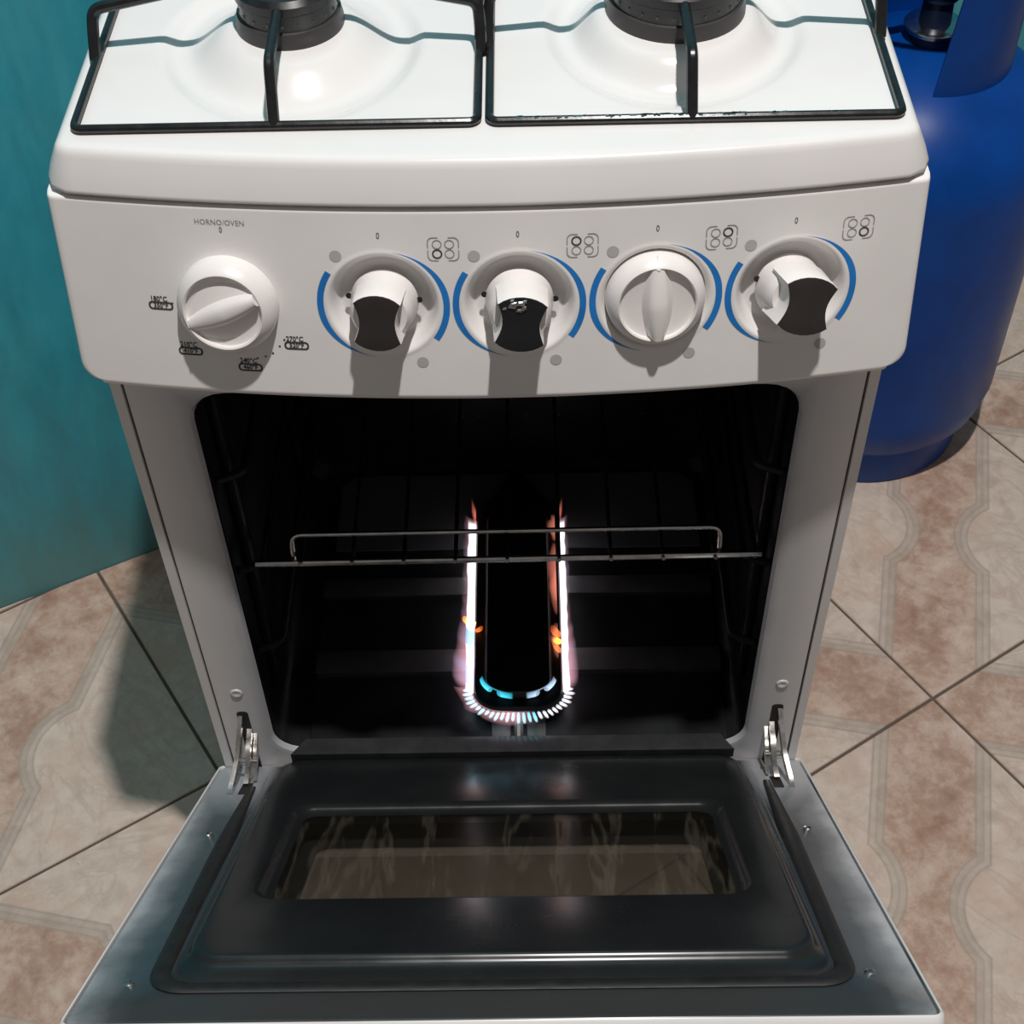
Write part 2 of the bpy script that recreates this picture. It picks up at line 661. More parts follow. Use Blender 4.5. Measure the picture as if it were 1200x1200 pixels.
def rib(y):
    h = .012
    for yc, w, a in ((.100, .013, .0035), (.188, .011, .0035)):
        h += a*(1-smoothstep(w-.004, w+.002, abs(y-yc)))
    return h


xs = [-.178, -.176, -.10, 0, .10, .192, .194]
loops = []
for y in ys:
    loops.append([(x, y, .006 if x in (-.178, .194) else rib(y)) for x in xs])
b.loft(loops, closed=False)
ofl = sub(b, 'oven_floor', M['cavity'], cav)
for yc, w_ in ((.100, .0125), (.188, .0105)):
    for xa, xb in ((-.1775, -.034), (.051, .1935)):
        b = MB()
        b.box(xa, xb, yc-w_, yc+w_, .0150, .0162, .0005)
        sub(b, 'floor_rib_sheen', M['oven_floor'], cav)  # lighter strip on the pressed rib, painting the light it catches
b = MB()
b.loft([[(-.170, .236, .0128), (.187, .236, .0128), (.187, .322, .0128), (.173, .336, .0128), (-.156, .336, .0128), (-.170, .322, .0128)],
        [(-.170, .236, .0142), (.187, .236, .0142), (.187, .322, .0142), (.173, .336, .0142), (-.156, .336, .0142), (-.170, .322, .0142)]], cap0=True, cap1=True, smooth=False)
sub(b, 'rear_sheen_plate', M['rear_sheen'], cav)  # added plate, its paler grey stands for light on the rear floor
# back wall ribs and small vent holes seen under the top edge
for x in (-.045, -.028, .018, .052, .135):
    b = MB()
    n = 10
    b.loft([[(x+.0022*cos(2*PI*k/n), BY-.0006, .085+.0022*sin(2*PI*k/n)) for k in range(n)]]*1 + [[(x+.001*cos(2*PI*k/n), BY-.0022, .085+.001*sin(2*PI*k/n)) for k in range(n)]], cap1=True)
    sub(b, 'rivet', M['bracket_steel'], cav)
# sill strip with chamfered ends at the mouth of the oven
b = MB()
sl = [(-.190, -.0040), (.195, -.0040), (.184, .0120), (-.178, .0120)]
sl2 = [(-.186, -.0032), (.191, -.0032), (.181, .0110), (-.175, .0110)]
b.loft([[(x, y, .0105) for x, y in sl], [(x, y, .0232) for x, y in sl], [(x, y, .0240) for x, y in sl2]], cap0=True, cap1=True, smooth=False)
part(b, 'sill_strip', M['sill'])
for xx in (-.150, .150):
    b = MB()
    b.lathe([(.0022, 0), (.0018, .0004)], (xx, .003, .0241), 10)
    part(b, 'screw', M['seam'])

# oven burner: long pressed steel box, pointed at the back
BX = .0085


def bshape(w, y0, y1, yt, r, k=8):
    """outline from the pointed back, counter-clockwise"""
    pts = [(BX+.004, yt), (BX-.004, yt), (BX-w, y1)]
    m = 14
    for i in range(1, m):
        pts.append((BX-w, y1+(y0+r-y1)*i/m))
    for i in range(k+1):
        a = math.radians(180+90*i/k)
        pts.append((BX-w+r+r*cos(a), y0+r+r*sin(a)))
    for i in range(k+1):
        a = math.radians(270+90*i/k)
        pts.append((BX+w-r+r*cos(a), y0+r+r*sin(a)))
    for i in range(1, m):
        pts.append((BX+w, y0+r+(y1-y0-r)*i/m))
    pts.append((BX+w, y1))
    return pts


b = MB()


def lz(pts, z):
    return [(x, y, z) for x, y in pts]


b.loft([lz(bshape(.040, .034, .262, .322, .022), .018),
        lz(bshape(.0415, .0325, .262, .324, .023), .021),
        lz(bshape(.0415, .0325, .262, .324, .023), .030),
        lz(bshape(.0385, .0355, .260, .320, .021), .034),
        lz(bshape(.0305, .0445, .255, .310, .016), .034),
        lz(bshape(.0280, .0475, .252, .305, .014), .040)], cap0=True, cap1=True)
burner = part(b, 'oven_burner', M['burner_steel'])
for sx in (-1, 1):
    b = MB()
    xc = BX+sx*.0155
    b.box(xc-.0085, xc+.0085, .0075, .034, .0125, .0165, .001)
    b.box(xc-.0085, xc+.0085, .030, .034, .0125, .024, .001)
    sub(b, 'burner_bracket', M['bracket_steel'], burner)
b = MB()
b.tube([(BX, .009, .017), (BX, .036, .024)], .0045, 10)
sub(b, 'gas_jet', M['bracket_steel'], burner)

# flames: one tongue per port round the burner's rim
FV, FF, FC = [], [], []


def tongue(p, out, length, rad, rise, cols, side=Vector((0, 0, 0))):
    p = Vector(p)
    nr, ns = 7, 7
    b0 = len(FV)
    ax = None
    for i in range(nr):
        t = i/(nr-1)
        c = p+out*(length*t*(1-.35*t))+Vector((0, 0, rise*length*t*t))+side*(t*t)
        r = rad*(.45+1.6*t)*(1-t)**.7*1.25+.00005
        tang = (out*(1-.7*t)+Vector((0, 0, 2*rise*t))).normalized()
        u = tang.cross(Vector((0, 0, 1)))
        u = u.normalized() if u.length > 1e-4 else Vector((1, 0, 0))
        w = u.cross(tang)
        for k in range(ns):
            a = 2*PI*k/ns
            FV.append(tuple(c+u*(r*cos(a))+w*(r*sin(a))))
            q = t*(len(cols)-1)
            m = min(int(q), len(cols)-2)
            FC.append(tuple(cols[m][z]*(1-q+m)+cols[m+1][z]*(q-m) for z in range(3)))
    for i in range(nr-1):
        for k in range(ns):
            j = (k+1) % ns
            FF.append((b0+i*ns+k, b0+i*ns+j, b0+(i+1)*ns+j, b0+(i+1)*ns+k))


WHT = [(.9, 1.2, 1.5), (1.3, 1.25, 1.3), (.9, .72, .75), (.10, .03, .03)]
CYN = [(.10, .75, 1.1), (.25, .9, 1.2), (.55, .6, .75), (.05, .02, .03)]
PNK = [(.20, .12, .22), (.24, .09, .12), (.12, .03, .03), (.01, 0, 0)]
ORG = [(.5, .12, .03), (.55, .12, .02), (.25, .04, .005), (0, 0, 0)]
AMB = [(2.2, .9, .1), (2.4, .8, .05), (1.2, .25, .01), (.1, 0, 0)]
rim_z = .031
R2D = random.Random(3)


def wob(seed, n):
    """smooth random curve of n samples in 0..1"""
    g = random.Random(seed)
    kn = [g.random() for _ in range(n//4+3)]
    return [kn[i//4]*(1-smoothstep(0, 1, i % 4/4))+kn[i//4+1]*smoothstep(0, 1, i % 4/4) for i in range(n)]


def curtain(path, outs, lens, rise, th, colf):
    """sheet of joined flames along path: a thin closed lens in section, fading to nothing at its tip"""
    n, m = len(path), 7
    b0 = len(FV)
    for i in range(n):
        p, o, L = Vector(path[i]), Vector(outs[i]), lens[i]
        for sgn in (1, -1):
            for k in range(m):
                t = k/(m-1)
                c = p+o*(L*t*(1-.3*t))+Vector((0, 0, rise*L*t*t))
                c += Vector((0, 0, sgn*th*sin(PI*min(1, t*.9+.1))*(1-t)))
                FV.append(tuple(c))
                FC.append(colf(i/(n-1), t))
    for i in range(n-1):
        for h_ in (0, 1):
            for k in range(m-1):
                a = b0+i*2*m+h_*m+k
                FF.append((a, a+1, a+2*m+1, a+2*m))


def fade(c, f):
    return tuple(x*f for x in c)


NS = 90
for sx in (-1, 1):
    ys_ = [.052+(.255-.052)*i/(NS-1) for i in range(NS)]
    e = BX+sx*.0385
    path = [(e, y, rim_z) for y in ys_]
    outs = [Vector((sx, 0, .2)).normalized()]*NS
    w1, w2, w3 = wob(5+sx, NS), wob(15+sx, NS), wob(25+sx, NS)

    def core(f, t, sx=sx, w=w3):
        i = min(NS-1, int(f*(NS-1)))
        k = max(0, 1-t)**.6
        blue = (1.25 if smoothstep(.02, .06, f)*smoothstep(.16, .12, f)+smoothstep(.24, .27, f)*smoothstep(.36, .32, f) > .5 else .25*smoothstep(.4, .2, f)) if sx < 0 else 0
        c = Vector((1.5, 1.5, 1.55)).lerp(Vector((.04, .55, .85)), min(1, blue))
        end = smoothstep(1.0, .96, f)
        return fade(c, k*end)
    curtain(path, outs, [(.0125 if sx < 0 else .0100)+.0020*q for q in w1], .35, .0012, core)

    def haze(f, t, w=w2, sx=sx):
        i = min(NS-1, int(f*(NS-1)))
        low = smoothstep(.55, .1, f)
        c = Vector((.62, .26, .27)).lerp(Vector((.34, .24, .38)), w[i])
        return fade(c, 1.5*(1-t)**1.2*(.35+.65*low)*(.55+.45*w[i])*smoothstep(0, .06, f+.01))
    curtain([(p[0]+sx*.001, p[1], p[2]+.002) for p in path], [Vector((sx, -.1, .45)).normalized()]*NS,
            [(.0165+.004*w2[i]+.0105*smoothstep(.50, .05, i/NS))*(1 if sx < 0 else .78) for i in range(NS)], .4, .0022, haze)

    def tipf(f, t):
        return fade((.42, .10, .07), (1-t)*sin(PI*f))
    ty = [.248+.022*i/9 for i in range(10)]
    curtain([(e+sx*.002, y, rim_z+.003) for y in ty], [Vector((sx*.3, .3, .6)).normalized()]*10, [.013]*10, .6, .004, tipf)
    for y in [.055+.0034*i for i in range(13)]:                 # separate bluish teeth low on the sides
        tongue((e, y, rim_z-.002), Vector((sx, -.25, .05)).normalized(), .0095, .0012, .3, [(.15, .45, .55), (.3, .45, .5), (.1, .1, .12), (0, 0, 0)])
# pale red sheets licking over the burner from its right side
for (ya, yb, L, c0_) in ((.150, .222, .0160, (.30, .085, .06)), (.135, .190, .0110, (.22, .06, .04)), (.085, .125, .0115, (.22, .08, .07)), (.225, .258, .0110, (.30, .09, .06))):
    n = 26
    w = wob(int(ya*1000), n)
    curtain([(BX+.0365, ya+(yb-ya)*i/(n-1), .037) for i in range(n)], [Vector((-1, -.35, .35)).normalized()]*n,
            [L*(.35+.65*sin(PI*i/(n-1)))*(.7+.5*w[i]) for i in range(n)], .5, .002, lambda f, t, c=c0_: fade(c, (1-t)*sin(PI*f)**.5))
# fan of separate tongues round the front
NF = 27
for a in range(NF):
    th_ = math.radians(186+a*168/(NF-1))
    ex, ey = BX+.0375*cos(th_), .060+.0265*sin(th_)
    o_ = Vector((cos(th_)*.75, sin(th_), .05)).normalized()
    c = [(.02, .30, .45), (.16, .60, .75), (.22, .48, .58), (.02, .03, .05)] if a < NF*.62 else [(.25, .30, .42), (.62, .68, .75), (.50, .46, .50), (.03, .02, .03)]
    tongue((ex, ey, rim_z-.002), o_, .0215*random.uniform(.85, 1.15), .0014, .10, c)
nf = 40
angs = [math.radians(183+i*110/(nf-1)) for i in range(nf)]
w = wob(77, nf)
curtain([(BX+.0385*cos(a), .060+.0275*sin(a), rim_z-.001) for a in angs], [Vector((cos(a), sin(a), .1)).normalized() for a in angs],
        [.022+.008*q for q in w], .12, .002, lambda f, t: fade((.42, .20, .22), (1-t)**1.2*smoothstep(1, .7, f)))
# blue inner row over the front corners of the burner top
for a0_, a1_, c_ in ((183, 262, (.06, .62, .85)), (282, 352, (.45, .62, .85))):
    n = 26
    angs = [math.radians(a0_+(a1_-a0_)*i/(n-1)) for i in range(n)]
    curtain([(BX+.0345*cos(a), .066+.0235*sin(a), .0355) for a in angs], [Vector((-cos(a)*.5, -sin(a)*.4, .8)).normalized() for a in angs],
            [.0075]*n, .2, .001, lambda f, t, c=c_: fade(c, (1-t)**.7*sin(PI*f)**.4))
for y, sx, cols, L_, r_t, sd in ((.126, -1, AMB, .0175, .0034, 0), (.104, 1, AMB, -.010, .0030, 0), (.112, 1, ORG, -.013, .0036, .01), (.094, 1, ORG, -.012, .003, .03),
                                 (.118, -1, ORG, -.0110, .0022, .0)):
    e = BX+sx*.039
    tongue((e, y, .036), Vector((sx*(1 if L_ > 0 else -1), 0, .35)).normalized(), abs(L_), r_t, .5, cols, Vector((0, sd*.5, 0)))
me = bpy.data.meshes.new('burner_flames')
me.from_pydata(FV, [], FF)
ca = me.color_attributes.new('flame_colour', 'FLOAT_COLOR', 'POINT')
for i, c in enumerate(FC):
    ca.data[i].color = (*c, 1)
me.polygons.foreach_set('use_smooth', [True]*len(FF))
me.materials.append(M['flame'])
fo = bpy.data.objects.new('burner_flames', me)
C.objects.link(fo)
fo.parent = burner
fo['kind'] = 'stuff'

# ------------------------------------------------------------------ cooktop
CW, CY0, CY1, CZ = .2427, .0208, .477, .632
BURN = [(-.1205, .126, .0325), (.1165, .135, .0425), (-.1205, .365, .0425), (.1165, .365, .0325)]


def bow(x):
    return max(0.0, 1-(x/.257)**2)


def dish(r, rb):
    """height of the pressed burner dish at radius r round a burner of radius rb"""
    R0 = .083
    h = -.0055*(1-smoothstep(R0-.012, R0, r))
    h += .0165*(1-smoothstep(rb+.003, R0-.016, r))
    return h


NX, NY = 150, 140
RC = .003
hx, hy = CW, (CY1-CY0)/2
cy = (CY0+CY1)/2
grid = []
for j in range(NY+1):
    row = []
    for i in range(NX+1):
        u, v = -1+2*i/NX, -1+2*j/NY
        x, y = u*hx, v*hy
        ax, ay = abs(x)-(hx-RC), abs(y)-(hy-RC)
        if ax > 0 and ay > 0:
            a, c = ax/RC, ay/RC
            x = math.copysign(hx-RC+RC*a*sqrt(1-c*c/2), x)
            y = math.copysign(hy-RC+RC*c*sqrt(1-a*a/2), y)
        h = 0
        for bx, by, rb in BURN:
            rr_ = math.hypot(x-bx, y+cy-by)
            if rr_ < .1:
                h += dish(rr_, rb)
        yy = y+cy-.0222*bow(x)*(1-(v+1)/2)**6
        row.append((x, yy, CZ+h))
    grid.append(row)
vs = [p for r in grid for p in r]
fs = [(j*(NX+1)+i, j*(NX+1)+i+1, (j+1)*(NX+1)+i+1, (j+1)*(NX+1)+i) for j in range(NY) for i in range(NX)]
bnd = [i for i in range(NX+1)]+[j*(NX+1)+NX for j in range(1, NY+1)]+[NY*(NX+1)+i for i in range(NX-1, -1, -1)]+[j*(NX+1) for j in range(NY-1, 0, -1)]
P2 = [Vector(vs[i][:2]) for i in bnd]
nb = len(bnd)
nrm = []
for i in range(nb):
    t_ = (P2[(i+1) % nb]-P2[i-1]).normalized()
    nrm.append(Vector((t_.y, -t_.x)))
prev = bnd
for off, z in ((.0022, .6317), (.0042, .6307), (.0058, .6290), (.0070, .6265), (.0112, .6175), (.0142, .6095), (.0148, .6078), (.0142, .6066), (.0110, .6060)):
    b0 = len(vs)
    vs += [(P2[i].x+nrm[i].x*off, P2[i].y+nrm[i].y*off, z) for i in range(nb)]
    cur = list(range(b0, b0+nb))
    fs += [(prev[i], cur[i], cur[(i+1) % nb], prev[(i+1) % nb]) for i in range(nb)]
    prev = cur
b = MB()
b.add(vs, fs)
cooktop = part(b, 'cooktop', M['white'], sharp=0)
b = MB()
b.box(-.247, .247, .0145, .46, .598, .6065)
for k in range(20):
    x0, x1 = -.247+.0247*k, -.247+.0247*(k+1)
    b.box(x0, x1, .0125-.0222*bow((x0+x1)/2), .02, .598, .6065)
part(b, 'seam', M['seam'])

for bx, by, rb in BURN:
    z0 = CZ+.0105
    b = MB()
    b.lathe([(rb-.004, 0), (rb+.0008, .0004), (rb+.0008, .003), (rb-.0006, .010), (rb-.004, .011)], (bx, by, z0), 56)
    bo = part(b, 'burner', M['burner_rim'])
    b = MB()
    b.lathe([(rb-.004, .009), (rb-.0022, .0095), (rb-.0022, .020), (rb-.0008, .0215), (rb-.0008, .0265), (rb-.004, .0295), (rb*.5, .0312), (.002, .0318)],
            (bx, by, z0), 56)
    sub(b, 'burner_cap', M['cap'], bo)
    b = MB()                                                   # gas ports round the head
    n = int(rb*620)
    for k in range(n):
        a = 2*PI*k/n
        cxp, cyp = bx+(rb-.0022)*cos(a), by+(rb-.0022)*sin(a)
        b.box(cxp-.0006, cxp+.0006, cyp-.0006, cyp+.0006, z0+.0135, z0+.0155)
    pr = sub(b, 'gas_port', M['bracket_steel'], bo)
    pr['kind'] = 'stuff'

# ------------------------------------------------------------------ control panel
PW, PT, PB = .2572, .6040, .486
SL = .1225                                                     # slope length of the panel face
WELLS = [(-.0630, .0605), (.0178, .0603), (.0987, .0603), (.1795, .0620)]
OVENK = (-.1560, .0615)
DIRT = .0


def praw(x, s):
    t = s/SL
    yt = .0068-.0222*bow(x)
    yb = -.0225-.022*bow(x)
    return Vector((x, yt+(yb-yt)*t, PT-(PT-PB)*t))


def pnorm(x, s):
    d = 1e-4
    n = (praw(x+d, s)-praw(x-d, s)).cross(praw(x, s+d)-praw(x, s-d)).normalized()
    return n if n.y < 0 else -n


def well(x, s):
    h = 0
    for wx, ws in WELLS:
        r = math.hypot(x-wx, s-ws)
        if r < .04:
            h += -.0105*(1-smoothstep(.0262, .0332, r))+.0015*(1-smoothstep(.0, .026, r))
            h += .0005*(1-smoothstep(.0, .0015, abs(r-.0342)))
    return h


def psurf(x, s, h=0.0):
    return praw(x, s)+pnorm(x, s)*(h+well(x, s))


NXP, NSP = 400, 96
rows = []
prof = [(0.0, -1, 0)]
b = MB()
cols_u = [-1+2*i/NXP for i in range(NXP+1)]
loops = []


def hw(s):
    Rb = .012
    d = SL-s
    if d >= Rb:
        return PW-.0045
    d = max(d, 0)
    return PW-.0045-(Rb-sqrt(max(0, Rb*Rb-(Rb-d)**2)))*.9


edge = [(.0025, .0006), (.0040, .0020), (.0045, .0045), (.0045, .030)]


def prow(s, back, dz):
    """one row of the panel: back = set back in depth for the rolled top and bottom"""
    w = hw(s)
    row = []
    for e, q in reversed(edge):
        p = praw(-w, s)
        row.append((-w-e, min(p.y+q+back, .030), p.z+dz))
    for u in cols_u:
        x = u*w
        p = psurf(x, s)
        row.append((p.x, min(p.y+back, .030), p.z+dz))
    for e, q in edge:
        p = praw(w, s)
        row.append((w+e, min(p.y+q+back, .030), p.z+dz))
    return row


for back, dz in ((.012, .0), (.0020, .0), (.0006, -.0004)):
    loops.append(prow(0, back, dz))
for k in range(1, NSP+1):
    loops.append(prow(SL*k/NSP, 0, 0))
for a in (30, 60, 90):
    a = math.radians(a)
    loops.append(prow(SL, .005*(1-cos(a)), -.005*sin(a)))
loops.append(prow(SL, .10, -.005))
b.loft(loops, closed=False)
panel = part(b, 'control_panel', M['panel_white'], sharp=50)


# printed marks
def mapped(name, mat, tris, h=.00025, parent=panel):
    """tris: list of flat polygons in panel coordinates (x right, s down)"""
    b_ = MB()
    for poly in tris:
        b_.add([psurf(x, s, h) for x, s in poly], [list(range(len(poly)))], False)
    o = b_.build(name, mat, parent, sharp=0, fixn=False)
    return o


def stroke(pts, w, closed=False):
    out = []
    n = len(pts)
    rng = n if closed else n-1
    for i in range(rng):
        a, c = Vector(pts[i]), Vector(pts[(i+1) % n])
        t = (c-a)
        if t.length < 1e-7:
            continue
        q = Vector((-t.y, t.x)).normalized()*w/2
        t = t.normalized()*w*.2
        out.append([tuple(a-t+q), tuple(c+t+q), tuple(c+t-q), tuple(a-t-q)])
    return out


def ring(cx, cs, r, w, n=18, a0=0, a1=360):
    out = []
    for i in range(n):
        u, v = math.radians(a0+(a1-a0)*i/n), math.radians(a0+(a1-a0)*(i+1)/n)
        out.append([(cx+(r+w/2)*cos(u), cs-(r+w/2)*sin(u)), (cx+(r+w/2)*cos(v), cs-(r+w/2)*sin(v)),
                    (cx+(r-w/2)*cos(v), cs-(r-w/2)*sin(v)), (cx+(r-w/2)*cos(u), cs-(r-w/2)*sin(u))])
    return out


def text(name, body, cx, cs, size, mat, sx=1.0, parent=panel, bold=0.0):
    cu = bpy.data.curves.new(name, 'FONT')
    cu.body = body
    cu.size = size
    cu.offset = bold
    cu.align_x, cu.align_y = 'CENTER', 'CENTER'
    cu.resolution_u = 2
    tmp = bpy.data.objects.new('tmp', cu)
    C.objects.link(tmp)
    dg = bpy.context.evaluated_depsgraph_get()
    me_ = bpy.data.meshes.new_from_object(tmp.evaluated_get(dg))
    bpy.data.objects.remove(tmp)
    for v in me_.vertices:
        v.co = psurf(cx+v.co.x*sx, cs-v.co.y, .00025)
    me_.materials.clear()
    me_.materials.append(mat)
    me_.name = name
    o = bpy.data.objects.new(name, me_)
    o.parent = parent
    C.objects.link(o)
    return o


for kx, (wx, ws) in enumerate(WELLS):
    # two tapering blue arcs
    for a0, a1, grow in ((146, 258, False), (78, -36, True)):
        n = 30
        polys = []
        for i in range(n):
            f0, f1 = i/n, (i+1)/n
            A = []
            for f in (f0, f1):
                g_ = f if grow else 1-f
                w = .0001+.0042*smoothstep(0, .6, g_)
                a = math.radians(a0+(a1-a0)*f)
                A.append((a, .0353+w*.1, .0353+w))
            (u, ri, ro), (v, ri2, ro2) = A
            polys.append([(wx+ro*cos(u), ws-ro*sin(u)), (wx+ro2*cos(v), ws-ro2*sin(v)),
                          (wx+ri2*cos(v), ws-ri2*sin(v)), (wx+ri*cos(u), ws-ri*sin(u))])
        mapped('printed_arc', M['blue_print'], polys)
    for dx, ds in ((-.0260, -.0318), (.0215, .0380)):
        n = 16
        mapped('printed_dot', M['grey_ink'], [[(wx+dx+.0036*cos(2*PI*i/n), ws+ds+.0036*sin(2*PI*i/n)) for i in range(n)]])
    text('printed_zero', '0', wx-.0003, ws-.0448, .0056, M['ink'], .75)
    # four-burner diagram, the burner meant drawn darker
    ix, is_ = wx+.0372, ws-.0366
    bold = [(-1, 1), (-1, -1), (1, -1), (1, 1)][kx]
    light = []
    for ux, us in ((-1, -1), (1, -1), (-1, 1), (1, 1)):
        if (ux, us) != bold:
            light += ring(ix+ux*.0036, is_+us*.0030, .0026, .00055)
    for ux in (-1, 1):                                         # bracket corners
        for us in (-1, 1):
            cxx, css = ix+ux*.0060, is_+us*.0042
            a = {(1, -1): 0, (-1, -1): 90, (-1, 1): 180, (1, 1): 270}[(ux, us)]
            light += ring(cxx, css, .0030, .0006, 6, a, a+90)
            light += stroke([(cxx+ux*.0030, css), (ix+ux*.0090, is_+us*.0008)], .0006)
            light += stroke([(cxx, css+us*.0030), (ix+ux*.0030, is_+us*.0072)], .0005)
    mapped('printed_burner_diagram', M['mid_ink'], light)
    mapped('printed_burner_mark', M['ink'], ring(ix+bold[0]*.0036, is_+bold[1]*.0030, .0026, .0009))

text('printed_title', 'HORNO/OVEN', -.1552, .0100, .0048, M['mid_ink'], .92)
text('printed_zero', '0', -.1550, .0146, .0052, M['ink'], .75)
for tx, ts, s1, s2 in ((-.1991, .0640, '180°C', '350°F'), (-.1850, .0940, '210°C', '410°F'), (-.1489, .1030, '240°C', '460°F'), (-.1186, .0865, '270°C', '520°F')):
    text('printed_temperature', s1, tx, ts-.0022, .0048, M['ink'], .85, bold=.00012)
    text('printed_temperature', s2, tx+.0008, ts+.0022, .0042, M['ink'], .9, bold=.00012)
    lpz = [(tx+p[0], ts+.0022+p[1]) for p in rrect(-.0062, .0078, -.0022, .0022, .0018, 3)]
    mapped('printed_border', M['ink'], stroke(lpz, .0011, True))
tk = []
for x, s in ((-.1910, .0641), (-.1503, .1000), (-.1430, .0985), (-.1377, .0970), (-.1330, .0945), (-.1283, .0895), (-.1250, .0850)):
    mapped('printed_tick', M['ink'], [[(x+.0007*cos(2*PI*i/8), s+.0007*sin(2*PI*i/8)) for i in range(8)]])


# ------------------------------------------------------------------ knobs
def knob_frame(x, s, depth, tilt=(0, 0)):
    """matrix with +z out of the panel, x right, y up the panel"""
    n = pnorm(x, s)
    xa = (praw(x+1e-3, s)-praw(x-1e-3, s)).normalized()
    ya = n.cross(xa).normalized()
    m = Matrix((xa, ya, n)).transposed().to_4x4()
    m = Matrix.Translation(praw(x, s)+n*depth) @ m
    return m @ Matrix.Rotation(math.radians(tilt[0]), 4, 'X') @ Matrix.Rotation(math.radians(tilt[1]), 4, 'Y')


def put(o, m, parent=stove):
    o.parent = parent
    o.matrix_local = (Matrix.Translation(-SP) @ m) if parent == stove else m
    return o


def full_knob(x, s, turn, size=1.0, depth=-.0060, fl=1.35):
    m = knob_frame(x, s, depth)
    b = MB()
    R = .0300*size
    b.lathe([(R*.96, 0), (R, .001), (R*.99, .006), (R*.95, .0105), (R*.82, .0150), (R*.785, .0157), (R*.755, .0152), (R*.74, .0128), (R*.60, .0122), (.001, .0120)],
            n=64)
    k = b.build('knob', M['knob_white'], sharp=40)
    put(k, m @ Matrix.Rotation(math.radians(turn), 4, 'Z'))
    # grip: a tapering vane that flares into the dish
    b = MB()
    loops = []
    for i in range(17):
        t = -1+2*i/16
        yv = t*R*.74
        w0 = .0068*size*(.55+.45*(1-t*t))+(.004 if abs(t) > .9 else 0)*0
        h = .0200-.0025*max(0, t)-.0012*t*t
        base = .0121
        loops.append([(-w0*fl, yv, base), (-w0*1.1, yv, base+(h-base)*.28), (-w0*.85, yv, base+(h-base)*.72), (-w0*.62, yv, h-.0008), (-w0*.3, yv, h),
                      (w0*.3, yv, h), (w0*.62, yv, h-.0008), (w0*.85, yv, base+(h-base)*.72), (w0*1.1, yv, base+(h-base)*.28), (w0*fl, yv, base)])
    b.loft(loops, closed=False)
    for lp_, fl_ in ((loops[0], 0), (loops[-1], 1)):
        b.add(lp_, [list(range(len(lp_)))], False)
    b.build('grip', M['knob_white'], k, sharp=50)
    b = MB()                                                   # pointer ridge on the skirt
    b.loft([[(-.0022, R*.76, .0150), (0, R*.76, .0170), (.0022, R*.76, .0150)], [(-.0016, R*.955, .0090), (0, R*.975, .0100), (.0016, R*.955, .0090)]], closed=False, smooth=False)
    b.build('pointer', M['knob_white'], k, sharp=20)
    return k


def broken_knob(x, s, tilt, turn, face, hgt=.030, chip=False, wide=1.0):
    m = knob_frame(x, s, -.0065, tilt) @ Matrix.Rotation(math.radians(turn), 4, 'Z')
    b = MB()
    # round hub standing in the dish
    b.lathe([(.0205, 0), (.0200, .004), (.0188, .010), (.0182, .016), (.0160, .0195)], n=48)
    k = b.build('knob', M['knob_white'], sharp=40)
    put(k, m)
    # grip stump: rounded ends and hollow sides

    def section(sc, z, sh=0.0):
        pts = []
        for i in range(9):                                      # top arc
            a = math.radians(40+100*i/8)
            pts.append((.0185*wide*cos(a)*sc, (.0030+.0155*sin(a))*sc+sh, z))
        for i in range(1, 8):                                   # left hollow
            t = i/8
            pts.append((-(.0142-.0034*sin(PI*t))*wide*sc, (.0130-.0260*t)*sc+sh, z))
        for i in range(9):
            a = math.radians(220+100*i/8)
            pts.append((.0185*wide*cos(a)*sc, (-.0030+.0155*sin(a))*sc+sh, z))
        for i in range(1, 8):
            t = i/8
            pts.append(((.0142-.0034*sin(PI*t))*wide*sc, (-.0130+.0260*t)*sc+sh, z))
        return pts
    b = MB()
    b.loft([section(1.03, .010), section(1.0, .020), section(.985, hgt-.001), section(.96, hgt)], cap1=True)
    b.build('grip', M['knob_white'], k, sharp=40)
    b = MB()
    b.loft([section(.965, hgt+.0001), section(.955, hgt+.0007), section(.90, hgt+.0008)], cap1=True, smooth=False)
    fo_ = b.build('grip_face', face, k, sharp=30)
    fo_['label'] = 'dark exposed end face'
    for hx_ in (-1, 1):
        b = MB()
        b.lathe([(.0018, .0), (.0019, .0006)], (hx_*.0212, .003, .0015), 12)
        b.build('pin_hole', M['seam'], k)
    if chip:
        b = MB()
        for i in range(9):
            xx, yy = random.uniform(-.013, .004), random.uniform(.0095, .0165)
            q = random.uniform(.0014, .003)
            b.loft([[(xx-q, yy-q*.5, hgt+.0009), (xx+q*.8, yy-q*.7, hgt+.0009), (xx+q*.6, yy+q*.6, hgt+.0009), (xx-q*.6, yy+q*.4, hgt+.0009)],
                    [(xx-q*.6, yy-q*.3, hgt+.0016), (xx+q*.5, yy-q*.4, hgt+.0016), (xx+q*.4, yy+q*.4, hgt+.0016), (xx-q*.4, yy+q*.2, hgt+.0016)]],
                   cap1=True, smooth=False)
        co = b.build('torn_film', M['chrome'], k, sharp=20)
        co['label'] = 'torn silvery film left on the knob face'
    return k


k1 = full_knob(*OVENK, 115, 1.02, -.001, 2.6)
k1['label'] = 'round white oven knob turned to the lower left'
k2 = broken_knob(*WELLS[0], (0, -2), -2, M['knob_dark'])
k2['label'] = 'white knob stump with a brownish dark face'
k3 = broken_knob(*WELLS[1], (2, 1), -6, M['knob_black'], .031, True, 1.05)
k3['label'] = 'white knob stump with black face and torn film'
k4 = full_knob(*WELLS[2], 0)
k4['label'] = 'round white knob with upright grip'
k5 = broken_knob(*WELLS[3], (-4, 4), -13, M['knob_dark'], .034, False, 1.14)
k5['label'] = 'white knob stump tilted to the right with a dark face'

# ------------------------------------------------------------------ oven door (own tilted frame: x right, -y towards the handle, z inner side)
TILT = .67702
DLEN = .4525


